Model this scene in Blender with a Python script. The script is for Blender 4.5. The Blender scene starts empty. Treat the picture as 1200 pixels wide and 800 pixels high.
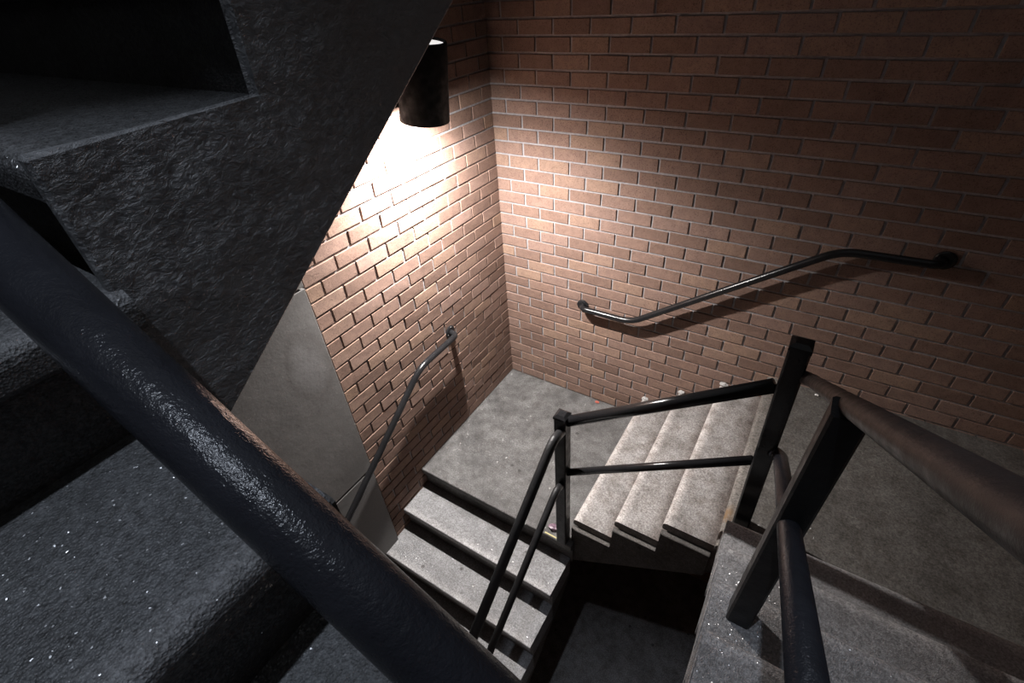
import bpy, bmesh, math, random
from mathutils import Vector, Matrix

random.seed(7)
scn = bpy.context.scene
COL = scn.collection

# ------------------------------------------------------------------ camera
cam_d = bpy.data.cameras.new('camera')
cam = bpy.data.objects.new('camera', cam_d)
COL.objects.link(cam)
scn.camera = cam
RX = Vector((0.8462613, 0.5293997, -0.0598135))
RD = Vector((0.2831344, -0.5419970, -0.7912485))
RF = Vector((-0.4513055, 0.6526678, -0.6085624))
EYE = Vector((1.75328, -2.51118, 2.62987))
m = Matrix((RX, -RD, -RF)).transposed().to_4x4()
m.translation = EYE
cam.matrix_world = m
cam_d.sensor_width = 36.0
cam_d.lens = 16.926
cam_d.clip_start = 0.01
cam_d.clip_end = 60

# ------------------------------------------------------------------ night sky
w = bpy.data.worlds.new('night_sky')
scn.world = w
w.use_nodes = True
w.node_tree.nodes['Background'].inputs['Color'].default_value = (0.92, 0.95, 1.0, 1)
w.node_tree.nodes['Background'].inputs['Strength'].default_value = 0.12
scn.view_settings.view_transform = 'Standard'
scn.view_settings.look = 'None'
scn.view_settings.gamma = 1
scn.view_settings.exposure = 0.0

# lamp inside the wall light, floodlight high over the stairwell
LAMP = Vector((0.212, -0.812, 2.148))
LAMP_W = 28.0
FLOOD = Vector((1.36, -2.88, 5.60))
FLOOD_AIM = Vector((1.66, -2.62, 1.60))
FLOOD_W = 225.0
def light(name, kind, loc, power, color, size, rot=None, **kw):
    d = bpy.data.lights.new(name, kind)
    d.energy = power
    d.color = color
    if kind == 'AREA':
        d.shape = 'DISK'; d.size = size
    else:
        d.shadow_soft_size = size
    for k, v in kw.items(): setattr(d, k, v)
    o = bpy.data.objects.new(name, d)
    o.location = loc
    if rot: o.rotation_euler = rot
    COL.objects.link(o)
    return o
light('lamp_light', 'POINT', LAMP, LAMP_W, (1.0, 0.955, 0.925), 0.018)
light('lamp_reflector_light', 'SPOT', LAMP + Vector((0, 0, 0.004)), 385.0, (1.0, 0.955, 0.925), 0.02,
      rot=(0, 0, 0), spot_size=math.radians(156), spot_blend=1.0)
light('floodlight_light', 'SPOT', FLOOD, FLOOD_W, (0.78, 0.86, 1.0), 0.05,
      rot=(FLOOD_AIM - FLOOD).to_track_quat('-Z', 'Y').to_euler(), spot_size=math.radians(33), spot_blend=0.7)

# ------------------------------------------------------------------ materials
def nt(name):
    mt = bpy.data.materials.new(name)
    mt.use_nodes = True
    n = mt.node_tree
    return mt, n, n.nodes['Principled BSDF']
def node(n, t, **kw):
    x = n.nodes.new(t)
    for k, v in kw.items():
        if k.startswith('i_'):
            x.inputs[int(k[2:]) if k[2:].isdigit() else k[2:]].default_value = v
        else: setattr(x, k, v)
    return x
def ramp(n, fac, stops):
    r = n.nodes.new('ShaderNodeValToRGB')
    el = r.color_ramp.elements
    while len(el) < len(stops): el.new(0.5)
    for e, (p, c) in zip(el, stops):
        e.position = p
        e.color = (*c, 1) if len(c) == 3 else c
    n.links.new(fac, r.inputs[0])
    return r.outputs[0]
def mix(n, a, b, f, mode='MIX'):
    x = n.nodes.new('ShaderNodeMix'); x.data_type = 'RGBA'; x.blend_type = mode
    for s, v in ((0, f), (6, a), (7, b)):
        if hasattr(v, 'is_linked') or hasattr(v, 'links'): n.links.new(v, x.inputs[s])
        else: x.inputs[s].default_value = v if s == 0 else (*v, 1)
    return x.outputs[2]
def math_(n, op, a, b=0.0, clamp=False):
    x = n.nodes.new('ShaderNodeMath'); x.operation = op; x.use_clamp = clamp
    for s, v in ((0, a), (1, b)):
        if hasattr(v, 'links'): n.links.new(v, x.inputs[s])
        else: x.inputs[s].default_value = v
    return x.outputs[0]
def noise(n, scale, detail=4, rough=0.55, vec=None, out=0):
    x = n.nodes.new('ShaderNodeTexNoise')
    x.inputs['Scale'].default_value = scale
    x.inputs['Detail'].default_value = detail
    x.inputs['Roughness'].default_value = rough
    if vec is None: vec = coord(n)
    n.links.new(vec, x.inputs['Vector'])
    return x.outputs[out]
def coord(n):
    for x in n.nodes:
        if x.bl_idname == 'ShaderNodeNewGeometry': return x.outputs['Position']
    return n.nodes.new('ShaderNodeNewGeometry').outputs['Position']
def voro(n, scale, out='Distance', feature='F1'):
    x = n.nodes.new('ShaderNodeTexVoronoi'); x.feature = feature
    x.inputs['Scale'].default_value = scale
    n.links.new(coord(n), x.inputs['Vector'])
    return x.outputs[out]
def bump(n, p, h, strength, dist, prev=None):
    b = n.nodes.new('ShaderNodeBump')
    b.inputs['Strength'].default_value = strength
    b.inputs['Distance'].default_value = dist
    n.links.new(h, b.inputs['Height'])
    if prev is not None: n.links.new(prev, b.inputs['Normal'])
    n.links.new(b.outputs[0], p.inputs['Normal'])
    return b.outputs[0]

def brick_mat():
    mt, n, p = nt('brick_clay')
    at = n.nodes.new('ShaderNodeAttribute'); at.attribute_name = 'tone'
    base = ramp(n, at.outputs['Fac'], [(0.0, (0.185, 0.121, 0.096)), (0.35, (0.225, 0.147, 0.116)),
                                       (0.7, (0.245, 0.166, 0.137)), (1.0, (0.275, 0.184, 0.135))])
    speck = ramp(n, noise(n, 210, 3, 0.7), [(0.36, (0.36, 0.31, 0.29)), (0.46, (1, 1, 1)), (0.62, (1.0, 1.0, 1.0)), (0.72, (1.25, 1.22, 1.2))])
    c = mix(n, base, speck, 0.85, 'MULTIPLY')
    blot = ramp(n, noise(n, 22, 4), [(0.3, (0.82, 0.80, 0.80)), (0.7, (1.06, 1.05, 1.02))])
    c = mix(n, c, blot, 0.9, 'MULTIPLY')
    n.links.new(c, p.inputs['Base Color'])
    p.inputs['Roughness'].default_value = 0.82
    p.inputs['Specular IOR Level'].default_value = 0.25
    b1 = bump(n, p, noise(n, 160, 5, 0.7), 0.55, 0.004)
    bump(n, p, noise(n, 30, 3), 0.25, 0.004, b1)
    return mt
def mortar_mat():
    mt, n, p = nt('mortar')
    c = ramp(n, noise(n, 60, 5), [(0.3, (0.24, 0.225, 0.23)), (0.7, (0.36, 0.345, 0.35))])
    n.links.new(c, p.inputs['Base Color'])
    p.inputs['Roughness'].default_value = 0.95
    bump(n, p, noise(n, 300, 4, 0.7), 0.7, 0.003)
    return mt
def concrete_mat(name, dark, lite, wet=0.0, stain=(0.42, 0.36, 0.32), stain_amt=0.8, bumpy=0.5, rust=None):
    """worn cast concrete; wet > 0 turns on glinting damp aggregate"""
    mt, n, p = nt(name)
    big = noise(n, 4.0, 12, 0.72)
    c = ramp(n, big, [(0.36, dark), (0.62, lite)])
    fine = ramp(n, noise(n, 120, 5, 0.8), [(0.36, (0.38, 0.36, 0.35)), (0.50, (1, 1, 1)), (0.63, (1.7, 1.7, 1.7))])
    c = mix(n, c, fine, 0.8, 'MULTIPLY')
    blot = ramp(n, noise(n, 14.0, 12, 0.75), [(0.44, (1, 1, 1)), (0.64, stain)])
    c = mix(n, c, blot, stain_amt*0.8, 'MULTIPLY')
    # pale nosings: wear and painted lamplight; dirt gathered at the back of each step
    at = n.nodes.new('ShaderNodeAttribute'); at.attribute_name = 'wear_light'
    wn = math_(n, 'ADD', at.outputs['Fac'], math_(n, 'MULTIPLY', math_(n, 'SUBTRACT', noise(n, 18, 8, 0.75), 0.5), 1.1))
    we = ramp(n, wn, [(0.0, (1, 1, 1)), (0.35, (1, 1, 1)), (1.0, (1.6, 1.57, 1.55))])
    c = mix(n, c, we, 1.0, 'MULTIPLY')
    dn = math_(n, 'MULTIPLY', wn, -1.0)
    di = ramp(n, dn, [(0.10, (1, 1, 1)), (0.75, (0.42, 0.36, 0.33))])
    c = mix(n, c, di, 0.9, 'MULTIPLY')
    # old gum and grease spots
    spots = ramp(n, voro(n, 5.5), [(0.05, (0.25, 0.22, 0.21)), (0.075, (1, 1, 1))])
    c = mix(n, c, spots, 0.8, 'MULTIPLY')
    spots = ramp(n, voro(n, 17.3), [(0.055, (0.35, 0.32, 0.31)), (0.085, (1, 1, 1))])
    c = mix(n, c, spots, 0.6, 'MULTIPLY')
    grit = ramp(n, voro(n, 160), [(0.14, (0.25, 0.23, 0.22)), (0.24, (1, 1, 1))])
    c = mix(n, c, grit, 0.45, 'MULTIPLY')
    if rust:
        ds = n.nodes.new('ShaderNodeVectorMath'); ds.operation = 'DISTANCE'
        n.links.new(coord(n), ds.inputs[0]); ds.inputs[1].default_value = rust
        rd = math_(n, 'ADD', ds.outputs['Value'], math_(n, 'MULTIPLY', math_(n, 'SUBTRACT', noise(n, 30, 4), 0.5), 0.08))
        c = mix(n, (0.20, 0.115, 0.045), c, ramp(n, rd, [(0.012, (0.25, 0.25, 0.25)), (0.06, (1, 1, 1))]))
    n.links.new(c, p.inputs['Base Color'])
    damp = noise(n, 1.9, 4, 0.6)
    rr = ramp(n, damp, [(0.35, (0.80 - 0.42*wet,)*3), (0.65, (0.86 - 0.22*wet,)*3)])
    n.links.new(rr, p.inputs['Roughness'])
    p.inputs['Specular IOR Level'].default_value = 0.3 + 0.4*wet
    b = bump(n, p, noise(n, 420, 3, 0.75), bumpy, 0.0016)
    b = bump(n, p, noise(n, 110, 4, 0.7), bumpy*0.4, 0.002, b)
    b = bump(n, p, voro(n, 190), bumpy*0.5, 0.0015, b)
    if wet > 0:
        # wet grains: each small cell tips its own way and a few of them glint
        vc = n.nodes.new('ShaderNodeTexVoronoi'); vc.inputs['Scale'].default_value = 520
        n.links.new(coord(n), vc.inputs['Vector'])
        sub = n.nodes.new('ShaderNodeVectorMath'); sub.operation = 'SUBTRACT'
        n.links.new(vc.outputs['Color'], sub.inputs[0]); sub.inputs[1].default_value = (0.5, 0.5, 0.5)
        mul = n.nodes.new('ShaderNodeVectorMath'); mul.operation = 'MULTIPLY'
        n.links.new(sub.outputs[0], mul.inputs[0]); mul.inputs[1].default_value = (1.5, 1.5, 0.3)
        add = n.nodes.new('ShaderNodeVectorMath'); add.operation = 'ADD'
        geo = coord(n).node
        n.links.new(mul.outputs[0], add.inputs[0]); n.links.new(geo.outputs['Normal'], add.inputs[1])
        nrm = n.nodes.new('ShaderNodeVectorMath'); nrm.operation = 'NORMALIZE'
        n.links.new(add.outputs[0], nrm.inputs[0])
        b = bump(n, p, voro(n, 330, 'Distance'), 0.55*wet, 0.0025, b)
        sp = n.nodes.new('ShaderNodeSeparateColor'); n.links.new(vc.outputs['Color'], sp.inputs[0])
        n.links.new(math_(n, 'MULTIPLY', math_(n, 'GREATER_THAN', sp.outputs[2], 0.78 - 0.22*wet), 0.9*wet), p.inputs['Coat Weight'])
        p.inputs['Coat Roughness'].default_value = 0.16
        n.links.new(nrm.outputs[0], p.inputs['Coat Normal'])
    return mt
def stucco_mat():
    mt, n, p = nt('rough_render')
    c = ramp(n, noise(n, 4, 5), [(0.3, (0.14, 0.143, 0.149)), (0.7, (0.21, 0.214, 0.223))])
    n.links.new(c, p.inputs['Base Color'])
    p.inputs['Roughness'].default_value = 0.34
    p.inputs['Specular IOR Level'].default_value = 0.75
    mp = n.nodes.new('ShaderNodeMapping'); n.links.new(coord(n), mp.inputs[0])
    mp.inputs['Rotation'].default_value = (0.7, 0, 0)
    mp.inputs['Scale'].default_value = (1, 0.75, 1.15)
    wx = n.nodes.new('ShaderNodeTexNoise'); wx.inputs['Scale'].default_value = 95
    wx.inputs['Detail'].default_value = 6; wx.inputs['Roughness'].default_value = 0.65
    wx.inputs['Distortion'].default_value = 0.9
    n.links.new(mp.outputs[0], wx.inputs['Vector'])
    b = bump(n, p, wx.outputs[0], 0.85, 0.008)
    b = bump(n, p, noise(n, 7, 3), 0.6, 0.05, b)
    bump(n, p, noise(n, 300, 3, 0.7), 0.4, 0.002, b)
    return mt
def panel_mat():
    mt, n, p = nt('smooth_panel_concrete')
    c = ramp(n, noise(n, 2.6, 6, 0.6), [(0.3, (0.125, 0.119, 0.115)), (0.7, (0.170, 0.164, 0.159))])
    fine = ramp(n, noise(n, 140, 4, 0.7), [(0.35, (0.85,)*3), (0.6, (1.05,)*3)])
    c = mix(n, c, fine, 0.8, 'MULTIPLY')
    # rounded rubbed patch on the big panel
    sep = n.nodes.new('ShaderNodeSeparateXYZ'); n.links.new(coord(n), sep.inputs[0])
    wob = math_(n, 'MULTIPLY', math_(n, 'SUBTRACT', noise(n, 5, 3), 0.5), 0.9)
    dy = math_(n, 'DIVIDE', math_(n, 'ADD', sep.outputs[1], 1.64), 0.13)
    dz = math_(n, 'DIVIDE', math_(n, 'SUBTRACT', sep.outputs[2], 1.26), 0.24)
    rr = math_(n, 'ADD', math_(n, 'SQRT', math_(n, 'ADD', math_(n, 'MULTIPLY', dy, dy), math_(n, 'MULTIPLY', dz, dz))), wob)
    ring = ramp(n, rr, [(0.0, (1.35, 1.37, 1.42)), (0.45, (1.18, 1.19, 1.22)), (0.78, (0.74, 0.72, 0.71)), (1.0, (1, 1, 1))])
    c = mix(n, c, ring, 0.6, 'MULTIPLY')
    pits = ramp(n, voro(n, 9), [(0.04, (0.45, 0.43, 0.42)), (0.07, (1, 1, 1))])
    c = mix(n, c, pits, 0.5, 'MULTIPLY')
    n.links.new(c, p.inputs['Base Color'])
    p.inputs['Roughness'].default_value = 0.62
    b = bump(n, p, noise(n, 130, 5, 0.7), 0.35, 0.002)
    bump(n, p, noise(n, 12, 3), 0.3, 0.006, b)
    return mt
def paint_mat(name, col, rough=0.33, lumps=0.5, chips=True):
    mt, n, p = nt(name)
    c = ramp(n, noise(n, 12, 5), [(0.3, tuple(x*0.8 for x in col)), (0.7, tuple(x*1.2 for x in col))])
    if chips:
        ch = ramp(n, noise(n, 38, 6, 0.7), [(0.76, (0, 0, 0)), (0.79, (1, 1, 1))])
        c = mix(n, c, (0.16, 0.065, 0.035), ch)
    n.links.new(c, p.inputs['Base Color'])
    r = ramp(n, noise(n, 30, 4), [(0.3, (rough*0.75,)*3), (0.7, (rough*1.35,)*3)])
    n.links.new(r, p.inputs['Roughness'])
    b = bump(n, p, noise(n, 85, 4, 0.6), lumps, 0.0025)
    bump(n, p, noise(n, 340, 3, 0.7), lumps*0.55, 0.0012, b)
    p.inputs['Specular IOR Level'].default_value = 0.33
    return mt
def plain(name, col, rough=0.6, em=0.0):
    mt, n, p = nt(name)
    c = ramp(n, noise(n, 25, 3), [(0.3, tuple(x*0.85 for x in col)), (0.7, tuple(min(1, x*1.1) for x in col))])
    n.links.new(c, p.inputs['Base Color'])
    p.inputs['Roughness'].default_value = rough
    if em:
        n.links.new(c, p.inputs['Emission Color'])
        p.inputs['Emission Strength'].default_value = em
    return mt
M = dict(
    brick=brick_mat(), mortar=mortar_mat(), stucco=stucco_mat(), panel=panel_mat(),
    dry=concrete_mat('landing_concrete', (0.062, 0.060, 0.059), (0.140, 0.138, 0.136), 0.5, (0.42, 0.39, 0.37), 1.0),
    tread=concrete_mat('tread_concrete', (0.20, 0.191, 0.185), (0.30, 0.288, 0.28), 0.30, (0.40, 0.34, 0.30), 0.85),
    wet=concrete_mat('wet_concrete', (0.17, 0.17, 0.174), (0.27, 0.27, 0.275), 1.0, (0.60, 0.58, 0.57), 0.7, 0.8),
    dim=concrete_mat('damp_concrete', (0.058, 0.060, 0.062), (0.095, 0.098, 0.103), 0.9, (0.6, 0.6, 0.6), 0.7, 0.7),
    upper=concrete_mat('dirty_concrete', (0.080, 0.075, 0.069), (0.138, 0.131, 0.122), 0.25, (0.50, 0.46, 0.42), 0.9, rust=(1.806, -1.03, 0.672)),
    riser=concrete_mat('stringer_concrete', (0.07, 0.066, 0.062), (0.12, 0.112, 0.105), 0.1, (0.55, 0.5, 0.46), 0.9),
    paint=paint_mat('black_paint', (0.014, 0.014, 0.015), 0.42, 0.4, False),
    gloss=paint_mat('glossy_black_paint', (0.012, 0.012, 0.013), 0.18, 0.18, False),
    pipe=paint_mat('thick_black_paint', (0.020, 0.021, 0.026), 0.20, 0.6, False),
    worn=paint_mat('brown_black_paint', (0.036, 0.029, 0.027), 0.40, 0.4, False),
    housing=paint_mat('lamp_black', (0.012, 0.012, 0.012), 0.8, 0.05, False),
    inner=plain('lamp_white', (0.8, 0.78, 0.74), 0.5),
    glow=plain('lamp_glow', (1.0, 0.95, 0.9), 0.4, 3.0),
    glow2=plain('lamp_top_glow', (1.0, 0.96, 0.93), 0.4, 1.0),
    paper=plain('wrapper_foil', (0.20, 0.13, 0.17), 0.35), strip=plain('yellow_paper', (0.45, 0.40, 0.18), 0.6),
    leaf=plain('red_leaf', (0.42, 0.10, 0.07), 0.6), white=plain('white_filter', (0.75, 0.74, 0.72), 0.6),
    crumb=plain('broken_concrete', (0.36, 0.35, 0.34), 0.8), rust=plain('rust_stain', (0.33, 0.19, 0.07), 0.8),
)

# ------------------------------------------------------------------ helpers
def tag(o, label=None, cat=None, group=None, kind=None):
    if label: o['label'] = label
    if cat: o['category'] = cat
    if group: o['group'] = group
    if kind: o['kind'] = kind
    return o
def empty(name, loc=(0, 0, 0)):
    o = bpy.data.objects.new(name, None)
    o.location = loc
    o.empty_display_size = 0.1
    COL.objects.link(o)
    bpy.context.view_layer.update()
    return o
def build(name, bm, mat, parent=None, smooth=False):
    bmesh.ops.recalc_face_normals(bm, faces=bm.faces)
    me = bpy.data.meshes.new(name)
    bm.to_mesh(me); bm.free()
    me.materials.append(mat)
    if smooth:
        for f in me.polygons: f.use_smooth = True
    o = bpy.data.objects.new(name, me)
    COL.objects.link(o)
    if parent is not None:
        o.parent = parent
        if parent.type == 'EMPTY':
            o.matrix_parent_inverse = Matrix.Translation(-Vector(parent.location))
    return o
def box(bm, lo, hi, bev=0.0, seg=2):
    lo = Vector(lo); hi = Vector(hi)
    r = bmesh.ops.create_cube(bm, size=1)
    for v in r['verts']:
        v.co = Vector([(lo[i]+hi[i])/2 + v.co[i]*(hi[i]-lo[i]) for i in range(3)])
    if bev:
        es = list({e for v in r['verts'] for e in v.link_edges})
        bmesh.ops.bevel(bm, geom=es, offset=bev, segments=seg, affect='EDGES', profile=0.6)
def prism(bm, pts, o, d, s, s0, s1, wear_light=None):
    """extrude the (u, z) outline pts along s from s0 to s1; u runs along d from o"""
    o = Vector(o); d = Vector(d); s = Vector(s); Z = Vector((0, 0, 1))
    if wear_light: ly = bm.verts.layers.float.new('wear_light')
    a = [bm.verts.new(o + d*u + Z*z + s*s0) for u, z in pts]
    b = [bm.verts.new(o + d*u + Z*z + s*s1) for u, z in pts]
    n = len(pts)
    if wear_light:
        for i in range(n):
            a[i][ly] = wear_light[i]; b[i][ly] = wear_light[i]
    bm.faces.new(a); bm.faces.new(b[::-1])
    for i in range(n):
        bm.faces.new((a[i], b[i], b[(i+1) % n], a[(i+1) % n]))
def smooth_path(pts, rad, seg=6):
    """round the corners of a polyline"""
    pts = [Vector(p) for p in pts]
    out = [pts[0]]
    for i in range(1, len(pts)-1):
        a, b, c = pts[i-1], pts[i], pts[i+1]
        r = min(rad, (a-b).length*0.49, (c-b).length*0.49)
        p0 = b + (a-b).normalized()*r; p1 = b + (c-b).normalized()*r
        for k in range(seg+1):
            t = k/seg
            out.append(p0*(1-t)**2 + b*2*t*(1-t) + p1*t*t)
    out.append(pts[-1])
    return out
def tube(bm, pts, r, n=20, cap=True):
    pts = [Vector(p) for p in pts]
    rings = []
    up = None
    for i, p in enumerate(pts):
        t = (pts[min(i+1, len(pts)-1)] - pts[max(i-1, 0)]).normalized()
        if up is None:
            up = Vector((0, 0, 1)) if abs(t.z) < 0.9 else Vector((1, 0, 0))
        x = t.cross(up).normalized(); up = x.cross(t).normalized()
        rings.append([bm.verts.new(p + (x*math.cos(2*math.pi*k/n) + up*math.sin(2*math.pi*k/n))*r) for k in range(n)])
    for a, b in zip(rings, rings[1:]):
        for k in range(n):
            bm.faces.new((a[k], a[(k+1) % n], b[(k+1) % n], b[k]))
    if cap:
        bm.faces.new(rings[0][::-1]); bm.faces.new(rings[-1])
def lathe(bm, prof, o, axis, n=32, close=False):
    """revolve (radius, height) profile about axis through o"""
    o = Vector(o); axis = Vector(axis).normalized()
    x = axis.orthogonal().normalized(); y = axis.cross(x)
    rings = [[bm.verts.new(o + axis*h + (x*math.cos(2*math.pi*k/n) + y*math.sin(2*math.pi*k/n))*max(r, 1e-5)) for k in range(n)] for r, h in prof]
    pairs = list(zip(rings, rings[1:])) + ([(rings[-1], rings[0])] if close else [])
    for a, b in pairs:
        for k in range(n):
            bm.faces.new((a[k], a[(k+1) % n], b[(k+1) % n], b[k]))
def post_mesh(bm, p0, p1, s):
    """square tube from p0 to p1, slightly rounded arrises"""
    p0 = Vector(p0); p1 = Vector(p1)
    c = s*0.82
    prof = [(-s, -c), (-c, -s), (c, -s), (s, -c), (s, c), (c, s), (-c, s), (-s, c)]
    a = [bm.verts.new(p0 + Vector((x, y, 0))) for x, y in prof]
    b = [bm.verts.new(p1 + Vector((x, y, 0))) for x, y in prof]
    bm.faces.new(a[::-1]); bm.faces.new(b)
    for i in range(8):
        bm.faces.new((a[i], a[(i+1) % 8], b[(i+1) % 8], b[i]))

# ------------------------------------------------------------------ the brick walls
L, H = 0.2039, 0.0762
J = 0.0056                      # half a joint
DEP = 0.0072                    # how far a brick stands proud of the mortar
def brick_verts(w_, jit):
    """front of one brick: local x along the wall, y out of the wall, z up; w_ = clear width"""
    r = lambda a: random.uniform(-a, a)
    h0, h1 = J, H - J
    P = []
    cor = [(0 + r(jit), h0 + r(jit)), (w_ + r(jit), h0 + r(jit)), (w_ + r(jit), h1 + r(jit)), (0 + r(jit), h1 + r(jit))]
    ch = 0.0016
    dd = [DEP + r(0.0016) for _ in range(4)]
    for x, z in cor: P.append((x, -0.004, z))
    for (x, z), q in zip(cor, dd): P.append((x, q - ch, z))
    sg = [(1, 1), (-1, 1), (-1, -1), (1, -1)]
    for (x, z), q, (a, b) in zip(cor, dd, sg): P.append((x + a*ch, q, z + b*ch))
    F = []
    for k in (0, 4):
        for i in range(4): F.append((k+i, k+(i+1) % 4, k+4+(i+1) % 4, k+4+i))
    F.append((8, 9, 10, 11))
    return P, F
def tone_attr(me, tones):
    a = me.attributes.new('tone', 'FLOAT', 'FACE')
    a.data.foreach_set('value', tones)
VARS = {}
def brick_mesh(w_):
    key = round(w_, 3)
    if key not in VARS:
        VARS[key] = []
        for k in range(12 if abs(w_ - (L-2*J)) < 1e-3 else 4):
            P, F = brick_verts(w_, 0.0011)
            me = bpy.data.meshes.new('brick')
            me.from_pydata(P, [], F); me.materials.append(M['brick'])
            tone_attr(me, [random.random()]*len(F))
            VARS[key].append(me)
    return random.choice(VARS[key])
def proj(P):
    q = Vector(P) - EYE
    z = q.dot(RF)
    if z < 0.05: return None
    return 600 + 564.2*q.dot(RX)/z, 400 + 564.2*q.dot(RD)/z
def brick_wall(wall, o, ux, out, u0, u1, z0, z1, phase, singles):
    """bricks on the plane through o; u runs along ux; phase 0: even courses start with a half"""
    ux = Vector(ux); out = Vector(out); o = Vector(o)
    rows = []
    for n_ in range(math.floor(z0/H), math.ceil(z1/H)):
        off = (0.5 if (n_ + phase) % 2 == 0 else 0.0)
        k = math.floor(u0/L - off) - 1
        while (k + off)*L < u1:
            a = max((k + off)*L + J, u0 + (J if u0 else 0.001)); b = min((k + off + 1)*L - J, u1 - 0.001)
            if b - a > 0.03: rows.append((a, b, n_))
            k += 1
    scored = []
    for a, b, n_ in rows:
        c = o + ux*((a+b)/2) + Vector((0, 0, (n_+.5)*H))
        s = -1
        p1 = proj(o + ux*a + Vector((0, 0, (n_+.5)*H))); p2 = proj(o + ux*b + Vector((0, 0, (n_+.5)*H)))
        p3 = proj(c + Vector((0, 0, H/2))); p4 = proj(c - Vector((0, 0, H/2)))
        if p1 and p2 and p3 and p4:
            m_ = ((p1[0]+p2[0])/2, (p1[1]+p2[1])/2)
            if -10 < m_[0] < 1210 and -10 < m_[1] < 810:
                hidden = out.x > 0 and m_[0] < 500 - (m_[1])*0.56 + 8       # behind the stair flank
                hidden = hidden or (out.x < 0.5 and m_[1] > 560)
                if not hidden:
                    s = abs((p2[0]-p1[0])*(p4[1]-p3[1]) - (p2[1]-p1[1])*(p4[0]-p3[0]))
        scored.append((s, a, b, n_))
    scored.sort(key=lambda t: -t[0])
    basis = Matrix((ux, out, Vector((0, 0, 1)))).transposed().to_4x4()
    V, F, T = [], [], []
    for i, (s, a, b, n_) in enumerate(scored):
        if i < singles and s > 0:
            me = brick_mesh(b - a)
            ob = bpy.data.objects.new('brick', me)
            COL.objects.link(ob)
            mt = basis.copy(); mt.translation = o + ux*a + Vector((0, 0, n_*H))
            ob.parent = wall
            ob.matrix_world = mt
        else:
            P, G = brick_verts(b - a, 0.0011)
            base = len(V)
            V += [o + ux*(a + p[0]) + out*p[1] + Vector((0, 0, n_*H + p[2])) for p in P]
            F += [tuple(base + q for q in g) for g in G]
            T += [random.random()]*len(G)
    if F:
        me = bpy.data.meshes.new('brickwork'); me.from_pydata([tuple(v) for v in V], [], F)
        me.materials.append(M['brick']); tone_attr(me, T)
        ob = bpy.data.objects.new('brickwork', me); COL.objects.link(ob); ob.parent = wall
        tag(ob, kind='stuff')

TOP, BOT = 3.62, -1.70
XR, YB = 2.93, -3.47            # inner faces of the far right and rear walls
PAN = -1.524                    # brick ends, concrete panels begin
def slab(name, lo, hi, mat, parent=None, bev=0.0):
    bm = bmesh.new(); box(bm, lo, hi, bev); return build(name, bm, M[mat], parent)
wl = slab('wall_left', (-0.25, YB-0.25, BOT), (0, 0.25, TOP), 'mortar'); tag(wl, kind='structure')
wb = slab('wall_back', (0, 0, BOT), (XR+0.25, 0.25, TOP), 'mortar'); tag(wb, kind='structure')
wr = slab('wall_right', (XR, YB-0.25, BOT), (XR+0.25, 0, TOP), 'mortar'); tag(wr, kind='structure')
wf = slab('wall_front', (0, YB-0.25, BOT), (XR, YB, TOP), 'mortar'); tag(wf, kind='structure')
fl = slab('floor', (-0.25, YB-0.25, BOT-0.2), (XR+0.25, 0.25, BOT), 'tread'); tag(fl, kind='structure')
brick_wall(wb, (0, 0, 0), (1, 0, 0), (0, -1, 0), 0, XR, BOT, TOP, 0, 300)
brick_wall(wl, (0, 0, 0), (0, -1, 0), (1, 0, 0), 0, -PAN - 0.013, BOT, TOP, 1, 300)
brick_wall(wr, (XR, 0, 0), (0, -1, 0), (-1, 0, 0), 0, -YB, BOT, TOP, 1, 0)
brick_wall(wf, (0, YB, 0), (1, 0, 0), (0, 1, 0), 0, XR, BOT, TOP, 0, 0)
# smooth concrete panels beside the brickwork, grooves between them
for z0, z1 in ((BOT, 0.408), (0.422, 1.618), (1.628, 2.83), (2.84, TOP)):
    bm = bmesh.new(); box(bm, (-0.02, YB, z0), (0.026, PAN, z1), 0.0025)
    build('panel', bm, M['panel'], wl)

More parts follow.
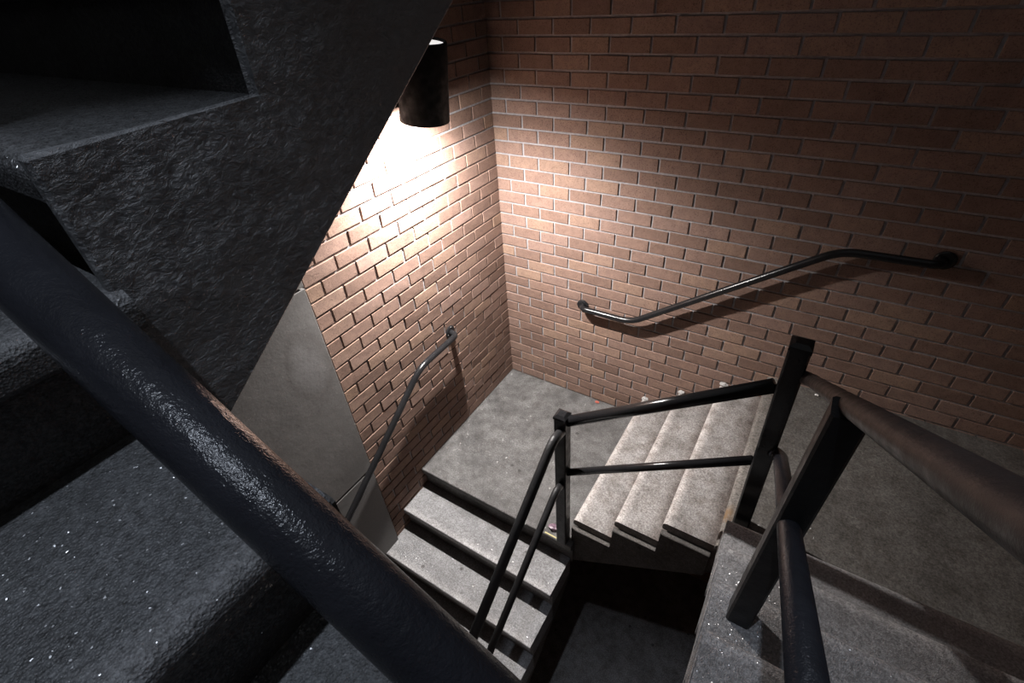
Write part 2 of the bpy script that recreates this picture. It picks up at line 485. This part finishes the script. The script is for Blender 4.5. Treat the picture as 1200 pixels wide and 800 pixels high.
# ------------------------------------------------------------------ stairs
R_ = 0.17
OV = 0.026
def nosing(u, z, t=0.05, r=0.020):
    """outline of a nosing lip at u, top z, as points from under the lip up to the tread"""
    pts = [(u+OV, z-t), (u+0.008, z-t), (u, z-t+0.008)]
    for k in range(5):
        a = math.pi/2*k/4
        pts.append((u + r - r*math.cos(a), z - r + r*math.sin(a)))
    return pts
def flight(label, o, d, s, width, nos, z0, mats, last_mat, flank=0.022, flank_drop=0.055, depth=0.395,
           side_mat='riser', landing_u=0.0, rough=False, group=None, flank_start=None, names='staircase', lip=0.020, dirt=-1.0, flank_depth=None, flank_mat=None, inset=0.002):
    """nos: nosing positions along d, the last one is the landing edge above (not built here)"""
    e = empty(names, tuple(Vector(o) + Vector(d)*nos[0] + Vector((0, 0, z0))))
    tag(e, label, 'stairs', group)
    n = len(nos)
    for i in range(n-1):
        z = z0 + R_*(i+1)
        pts = [(nos[i]+OV, z-R_)] + nosing(nos[i], z, r=lip) + [(nos[i]+0.055, z), (nos[i]+0.15, z), (nos[i+1]+OV, z), (nos[i+1]+OV, z-R_)]
        wr_ = [-0.5, 0.0, 0.2, 0.4] + [1.0]*5 + [0.25, -0.05, dirt, dirt]
        assert len(wr_) == len(pts)
        bm = bmesh.new(); prism(bm, pts, o, d, s, 0.0, width, wr_)
        build('step', bm, M[mats[i] if isinstance(mats, (list, tuple)) else mats], e)
    sl = R_*(n-1)/(nos[-1]-nos[0])
    # body under the steps
    top = [(nos[0]+OV, z0)]
    for i in range(1, n):
        top += [(nos[i]+OV, z0+R_*(i-1)), (nos[i]+OV, z0+R_*i)] if i < n-1 else [(nos[i]+OV, z0+R_*(i-1))]
    zs = lambda u: z0 + R_ + (u-nos[0])*sl - depth
    ub = nos[0]+OV
    pts = top + [(nos[-1]+OV, zs(nos[-1])), (ub, zs(ub))]
    bm = bmesh.new(); prism(bm, pts, o, d, s, inset, width)
    build('soffit_slab', bm, M[side_mat], e)
    # saw-toothed flank on the open side, set just under the treads
    if flank:
        q = flank_drop
        fs = nos[0] if flank_start is None else flank_start
        pts = [(fs, z0 + R_ - q)] if fs >= nos[0]-1e-6 else [(fs, z0 - q), (nos[0], z0 - q), (nos[0], z0+R_-q)]
        for i in range(1, n):
            pts += [(nos[i], z0+R_*i-q), (nos[i], z0+R_*(i+1)-q)] if i < n-1 else [(nos[i], z0+R_*i-q)]
        if flank_depth: zs = lambda u: z0 + R_ + (u-nos[0])*sl - flank_depth
        pts += [(nos[-1], zs(nos[-1]))]
        if rough:
            bm = bmesh.new(); prism(bm, pts + [(fs, zs(fs))], o, d, s, -flank, 0.0)
        else:
            bm = bmesh.new(); prism(bm, pts + [(fs, zs(fs))], o, d, s, -flank, 0.0)
            bmesh.ops.bevel(bm, geom=list(bm.edges), offset=0.004, segments=1, affect='EDGES')
        build('flank', bm, M[flank_mat or side_mat], e)
    return e
def landing(label, o, d, s, s0, s1, u0, u1, z, mat, group=None, thick=0.2, edge=1.0, lip=0.020):
    """slab whose nosing is at u0"""
    e = empty('stair_landing', tuple(Vector(o) + Vector(d)*u0 + Vector((0, 0, z))))
    tag(e, label, 'landing', group)
    pts = [(u0+OV, z-thick)] + nosing(u0, z, r=lip) + [(u0+0.06, z), (u1, z), (u1, z-thick)]
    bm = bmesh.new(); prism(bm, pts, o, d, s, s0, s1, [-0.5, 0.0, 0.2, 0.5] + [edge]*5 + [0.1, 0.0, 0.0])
    build('slab', bm, M[mat], e)
    return e
X_, Y_, NX, NY = (1, 0, 0), (0, 1, 0), (-1, 0, 0), (0, -1, 0)
nA = [1.107, 1.340, 1.572, 1.805]
nB = [1.180, 1.411, 1.645, 1.880, 2.112, 2.345]
nC = [-1.860, -1.635, -1.410, -1.150]
nD = [-2.372, -2.120, -1.885, -1.650, -1.412, -1.180]
nE = [-2.337, -2.105, -1.872, -1.640, -1.403, -1.175]
# corner landing, flight down from it, flight up to the right
landing('grey speckled concrete landing in the corner of the two brick walls', (0, 0, 0), Y_, X_, 0.0075, 1.128, nE[-1], -0.0075, 0.0, 'dry', edge=0.6, lip=0.008)
flight('wet glinting concrete steps going down from the corner landing into the dark', (1.115, 0, 0), Y_, NX, 1.1075, nE, -1.02, 'wet', None, flank=0, lip=0.007, dirt=-0.45)
flight('short stained concrete flight rising along the back brick wall behind the railing', (0, -1.10, 0), X_, Y_, 1.0925, nA, 0.0, 'tread', None,
       flank=0.030, flank_drop=0.052, side_mat='riser')
landing('dim brownish concrete landing at the top of the short flight by the right brick wall', (0, 0, 0), X_, Y_, -1.204, -0.0075, nA[-1], XR-0.0075, 0.68, 'upper', edge=2.6)  # edge: lamplight on this nosing is painted in as extra paleness
flight('damp concrete flight with bright left edge rising towards the viewer at lower right', (1.82, 0, 0), NY, X_, XR-1.828, nB, 0.68, 'wet', None,
       flank=0.004, flank_drop=0.008, flank_mat='wet', flank_depth=0.20, inset=0.09, dirt=-0.1)
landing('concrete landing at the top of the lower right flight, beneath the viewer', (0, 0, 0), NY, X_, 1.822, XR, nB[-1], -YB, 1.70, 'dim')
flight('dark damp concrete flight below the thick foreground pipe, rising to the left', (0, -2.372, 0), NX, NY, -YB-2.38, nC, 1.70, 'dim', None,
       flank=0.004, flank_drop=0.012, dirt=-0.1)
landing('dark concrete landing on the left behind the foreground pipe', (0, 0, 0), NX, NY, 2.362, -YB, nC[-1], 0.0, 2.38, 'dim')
flight('overhead stair flight with rough black rendered flank filling the upper left', (1.115, 0, 0), Y_, NX, 1.115, nD, 2.35, 'dim', None,
       flank=0.02, flank_drop=-0.003, side_mat='stucco', dirt=-0.1)
landing('street level landing high above the brick corner, above the picture', (0, 0, 0), Y_, X_, 0.0, 1.128, nD[-1], 0.0, 3.37, 'dim')
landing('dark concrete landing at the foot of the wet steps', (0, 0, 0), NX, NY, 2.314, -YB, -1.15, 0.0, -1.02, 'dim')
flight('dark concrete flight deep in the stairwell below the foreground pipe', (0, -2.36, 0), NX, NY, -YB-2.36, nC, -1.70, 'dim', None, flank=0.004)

# ------------------------------------------------------------------ welded guard rail of the well
g = empty('guard_railing', (1.066, -1.146, 0.0))
tag(g, 'black square-post guard rail with twin pipe rails around the open stairwell', 'railing')
def post(p0, p1, s, parent, mat='gloss', label=None, cap=True):
    bm = bmesh.new(); post_mesh(bm, p0, p1, s)
    o = build('post', bm, M[mat], parent)
    if label: o['label'] = label
    if not cap: return o
    # shallow pyramid cap
    p1 = Vector(p1); k = s*1.03
    bm = bmesh.new()
    lo = [bm.verts.new(p1 + Vector((a*k, b*k, -0.004))) for a, b in ((-1,-1),(1,-1),(1,1),(-1,1))]
    md = [bm.verts.new(p1 + Vector((a*k, b*k, 0.010))) for a, b in ((-1,-1),(1,-1),(1,1),(-1,1))]
    hi = [bm.verts.new(p1 + Vector((a*k*.55, b*k*.55, 0.020))) for a, b in ((-1,-1),(1,-1),(1,1),(-1,1))]
    bm.faces.new(lo[::-1]); bm.faces.new(hi)
    for q, t in ((lo, md), (md, hi)):
        for i in range(4): bm.faces.new((q[i], q[(i+1) % 4], t[(i+1) % 4], t[i]))
    build('post_cap', bm, M['gloss'], o)
    return o
def rail(name, pts, r, parent, mat='gloss', bend=0.06, n=22, label=None):
    bm = bmesh.new()
    P = smooth_path(pts, bend, 7)
    tube(bm, P, r, n)
    o = build(name, bm, M[mat], parent, smooth=True)
    if label: o['label'] = label
    return o
post((1.066, -1.146, 0.0), (1.055, -1.146, 1.015), 0.0305, g, 'paint')
post((1.872, -1.052, 0.68), (1.843, -1.068, 1.655), 0.032, g)
post((1.897, -1.722, 1.19), (1.912, -1.700, 1.975), 0.030, g, 'paint', None, False)
# foot plate of the middle post and weld collars
rail('top_rail', [(1.080, -1.142, 0.992), (1.812, -1.065, 1.473)], 0.026, g)
rail('middle_rail', [(1.085, -1.142, 0.624), (1.830, -1.065, 1.093)], 0.0185, g)
rail('top_rail', [(1.064, -1.165, 0.938), (1.075, -1.258, 0.985), (1.075, -1.295, 0.972), (1.075, -2.30, 0.262)], 0.0215, g, 'paint', 0.02)
rail('middle_rail', [(1.064, -1.165, 0.535), (1.075, -1.235, 0.592), (1.075, -1.270, 0.580), (1.075, -2.30, -0.090)], 0.0175, g, 'paint', 0.02)
rail('top_rail', [(1.868, -1.068, 1.545), (1.900, -1.095, 1.560), (1.912, -1.150, 1.593), (1.915, -2.30, 2.410), (1.96, -2.60, 2.50)], 0.0215, g, 'worn', 0.05)
rail('middle_rail', [(1.880, -1.075, 1.185), (1.905, -1.110, 1.205), (1.905, -1.160, 1.240), (1.902, -2.42, 2.128)], 0.0235, g, 'pipe', 0.04)

# the pipe right under the viewer
f = empty('guard_railing', (2.05, -2.436, 1.70))
tag(f, 'thick lumpy black pipe rail crossing the lower left foreground', 'railing')
PX = lambda x: 2.355 - 0.60*(x - 1.40)
rail('middle_rail', [(0.95, -2.436, PX(0.95)), (2.05, -2.436, PX(2.05))], 0.0285, f, 'pipe', n=48)
post((2.05, -2.436, 1.70), (2.05, -2.436, 2.72), 0.030, f, 'paint')
post((0.95, -2.436, 2.38), (0.95, -2.436, 3.25), 0.030, f, 'paint')

# ------------------------------------------------------------------ handrails on the walls
def wall_rail(label, pts, r, ends, group):
    e = empty('handrail', pts[0]); tag(e, label, 'handrail', group)
    rail('rail', pts, r, e, 'gloss', 0.075)
    for p, ax in ends:
        bm = bmesh.new()
        lathe(bm, [(0.0, 0.0), (0.041, 0.0), (0.041, 0.006), (0.036, 0.010), (0.027, 0.012), (0.0, 0.012)], p, ax)
        fl_ = build('wall_flange', bm, M['gloss'], e, smooth=False)
        axv = Vector(ax)
        for a in (0.6, 2.7, 4.8):
            x = axv.orthogonal().normalized(); y = axv.cross(x)
            c = Vector(p) + axv*0.010 + (x*math.cos(a) + y*math.sin(a))*0.032
            bm = bmesh.new(); lathe(bm, [(0.0, 0.004), (0.005, 0.003), (0.006, 0.0), (0.0, 0.0)], c, ax, 8)
            build('screw', bm, M['gloss'], fl_)
    return e
wall_rail('black pipe handrail fixed to the back brick wall, rising to the right',
          [(0.625, -0.006, 0.822), (0.645, -0.070, 0.835), (0.985, -0.070, 0.838), (1.915, -0.070, 1.535), (2.27, -0.070, 1.545), (2.29, -0.006, 1.545)],
          0.019, [((0.625, -0.008, 0.822), (0, -1, 0)), ((2.29, -0.008, 1.545), (0, -1, 0))], 'wall handrails')
wall_rail('black pipe handrail fixed to the left brick wall beside the wet steps',
          [(0.006, -0.676, 0.830), (0.070, -0.690, 0.830), (0.070, -1.045, 0.825), (0.070, -2.35, -0.10), (0.070, -2.60, -0.10), (0.022, -2.62, -0.10)],
          0.019, [((0.008, -0.676, 0.830), (1, 0, 0)), ((0.023, -2.62, -0.10), (1, 0, 0))], 'wall handrails')

# ------------------------------------------------------------------ wall light
lp = empty('wall_lamp', (0.008, -0.815, 2.20))
tag(lp, 'black cylindrical downlight on the left brick wall beneath the dark flank', 'lamp')
ax = Vector((0.13, 0.02, 1)).normalized()
o0 = Vector((0.208, -0.815, 2.138))
RL = 0.108
bm = bmesh.new()
lathe(bm, [(RL, 0), (RL-0.004, 0.295), (RL-0.007, 0.300), (RL-0.012, 0.300), (RL-0.012, 0.01), (RL-0.007, 0)], o0, ax, 48, close=True)
build('housing', bm, M['housing'], lp, smooth=True)
bm = bmesh.new(); lathe(bm, [(0.0, 0.284), (RL-0.0145, 0.284), (RL-0.0145, 0.290), (0.0, 0.291)], o0, ax, 48)
build('top_lens', bm, M['glow2'], lp)
bm = bmesh.new(); lathe(bm, [(0.0, 0.06), (RL-0.014, 0.06), (RL-0.014, 0.066), (0.0, 0.066)], o0, ax, 48)
build('reflector', bm, M['inner'], lp)
bm = bmesh.new(); lathe(bm, [(0.0, 0.046), (0.018, 0.046), (0.018, 0.06), (0.0, 0.06)], o0, ax, 24)
build('bulb_socket', bm, M['inner'], lp)
bm = bmesh.new(); box(bm, (0.008, -0.875, 2.17), (0.024, -0.755, 2.40), 0.003)
build('mounting_plate', bm, M['housing'], lp)
bm = bmesh.new(); box(bm, (0.02, -0.845, 2.24), (0.125, -0.785, 2.34), 0.004)
build('arm', bm, M['housing'], lp)

# street lamp on a tall bracket post behind the viewer, above the picture
e = empty('street_lamp', (1.36, -3.62, 3.62)); tag(e, 'street lamp arching over the stairwell, above the picture', 'lamp')
rail('pole', [(1.36, -3.62, 3.62), (1.36, -3.62, 5.90), (1.36, -2.88, 5.90)], 0.045, e, 'paint', 0.35)
bm = bmesh.new(); lathe(bm, [(0.0, 0.22), (0.05, 0.22), (0.09, 0.16), (0.17, 0.08), (0.17, 0.05), (0.15, 0.05), (0.08, 0.13), (0.0, 0.15)], (1.36, -2.88, 5.66), (0, 0, 1), 32)
build('shade', bm, M['housing'], e)

# ------------------------------------------------------------------ litter
def blob(name, c, r, mat, label, cat, group=None, flat=0.5, seed=0, sub=2):
    rnd = random.Random(seed)
    bm = bmesh.new(); bmesh.ops.create_icosphere(bm, subdivisions=sub, radius=1)
    for v in bm.verts:
        k = 1 + rnd.uniform(-0.28, 0.28)
        v.co = Vector((v.co.x*r*k, v.co.y*r*0.7*k, v.co.z*r*flat*k))
    zmin = min(v.co.z for v in bm.verts)
    bmesh.ops.translate(bm, verts=bm.verts, vec=Vector(c) + Vector((0, 0, -zmin)))
    o = build(name, bm, M[mat]); tag(o, label, cat, group)
    return o
blob('crumpled_wrapper', (0.990, -1.120, 0.0), 0.030, 'paper', 'crumpled purple foil wrapper on the landing beside the front post', 'litter', seed=3)
bm = bmesh.new(); box(bm, (0.955, -1.168, 0.0), (1.050, -1.160, 0.003))
o = build('paper_strip', bm, M['strip']); tag(o, 'yellowish paper strip along the landing edge by the front post', 'litter')
blob('red_leaf', (0.781, -0.034, 0.0), 0.016, 'leaf', 'small red scrap against the foot of the back brick wall', 'litter', seed=5, flat=0.3)
blob('cigarette_butt', (0.742, -1.243, -0.17), 0.008, 'white', 'tiny white cigarette butt at the back of the highest wet step', 'litter', seed=6)
blob('pebble', (2.06, -0.055, 0.68), 0.010, 'white', 'tiny pale pebble on the right landing close to the back wall', 'pebble', seed=8)
for i, x in enumerate(nA[:3]):
    blob('concrete_lump', (x+0.022, -0.014, R_*(i+1)), 0.022, 'crumb',
         ['pale mortar lump where the lowest step of the short flight meets the brick wall',
          'pale mortar lump where the second step of the short flight meets the brick wall',
          'pale mortar lump where the third step of the short flight meets the brick wall'][i], 'debris', 'mortar lumps on the steps', seed=20+i, flat=0.6)
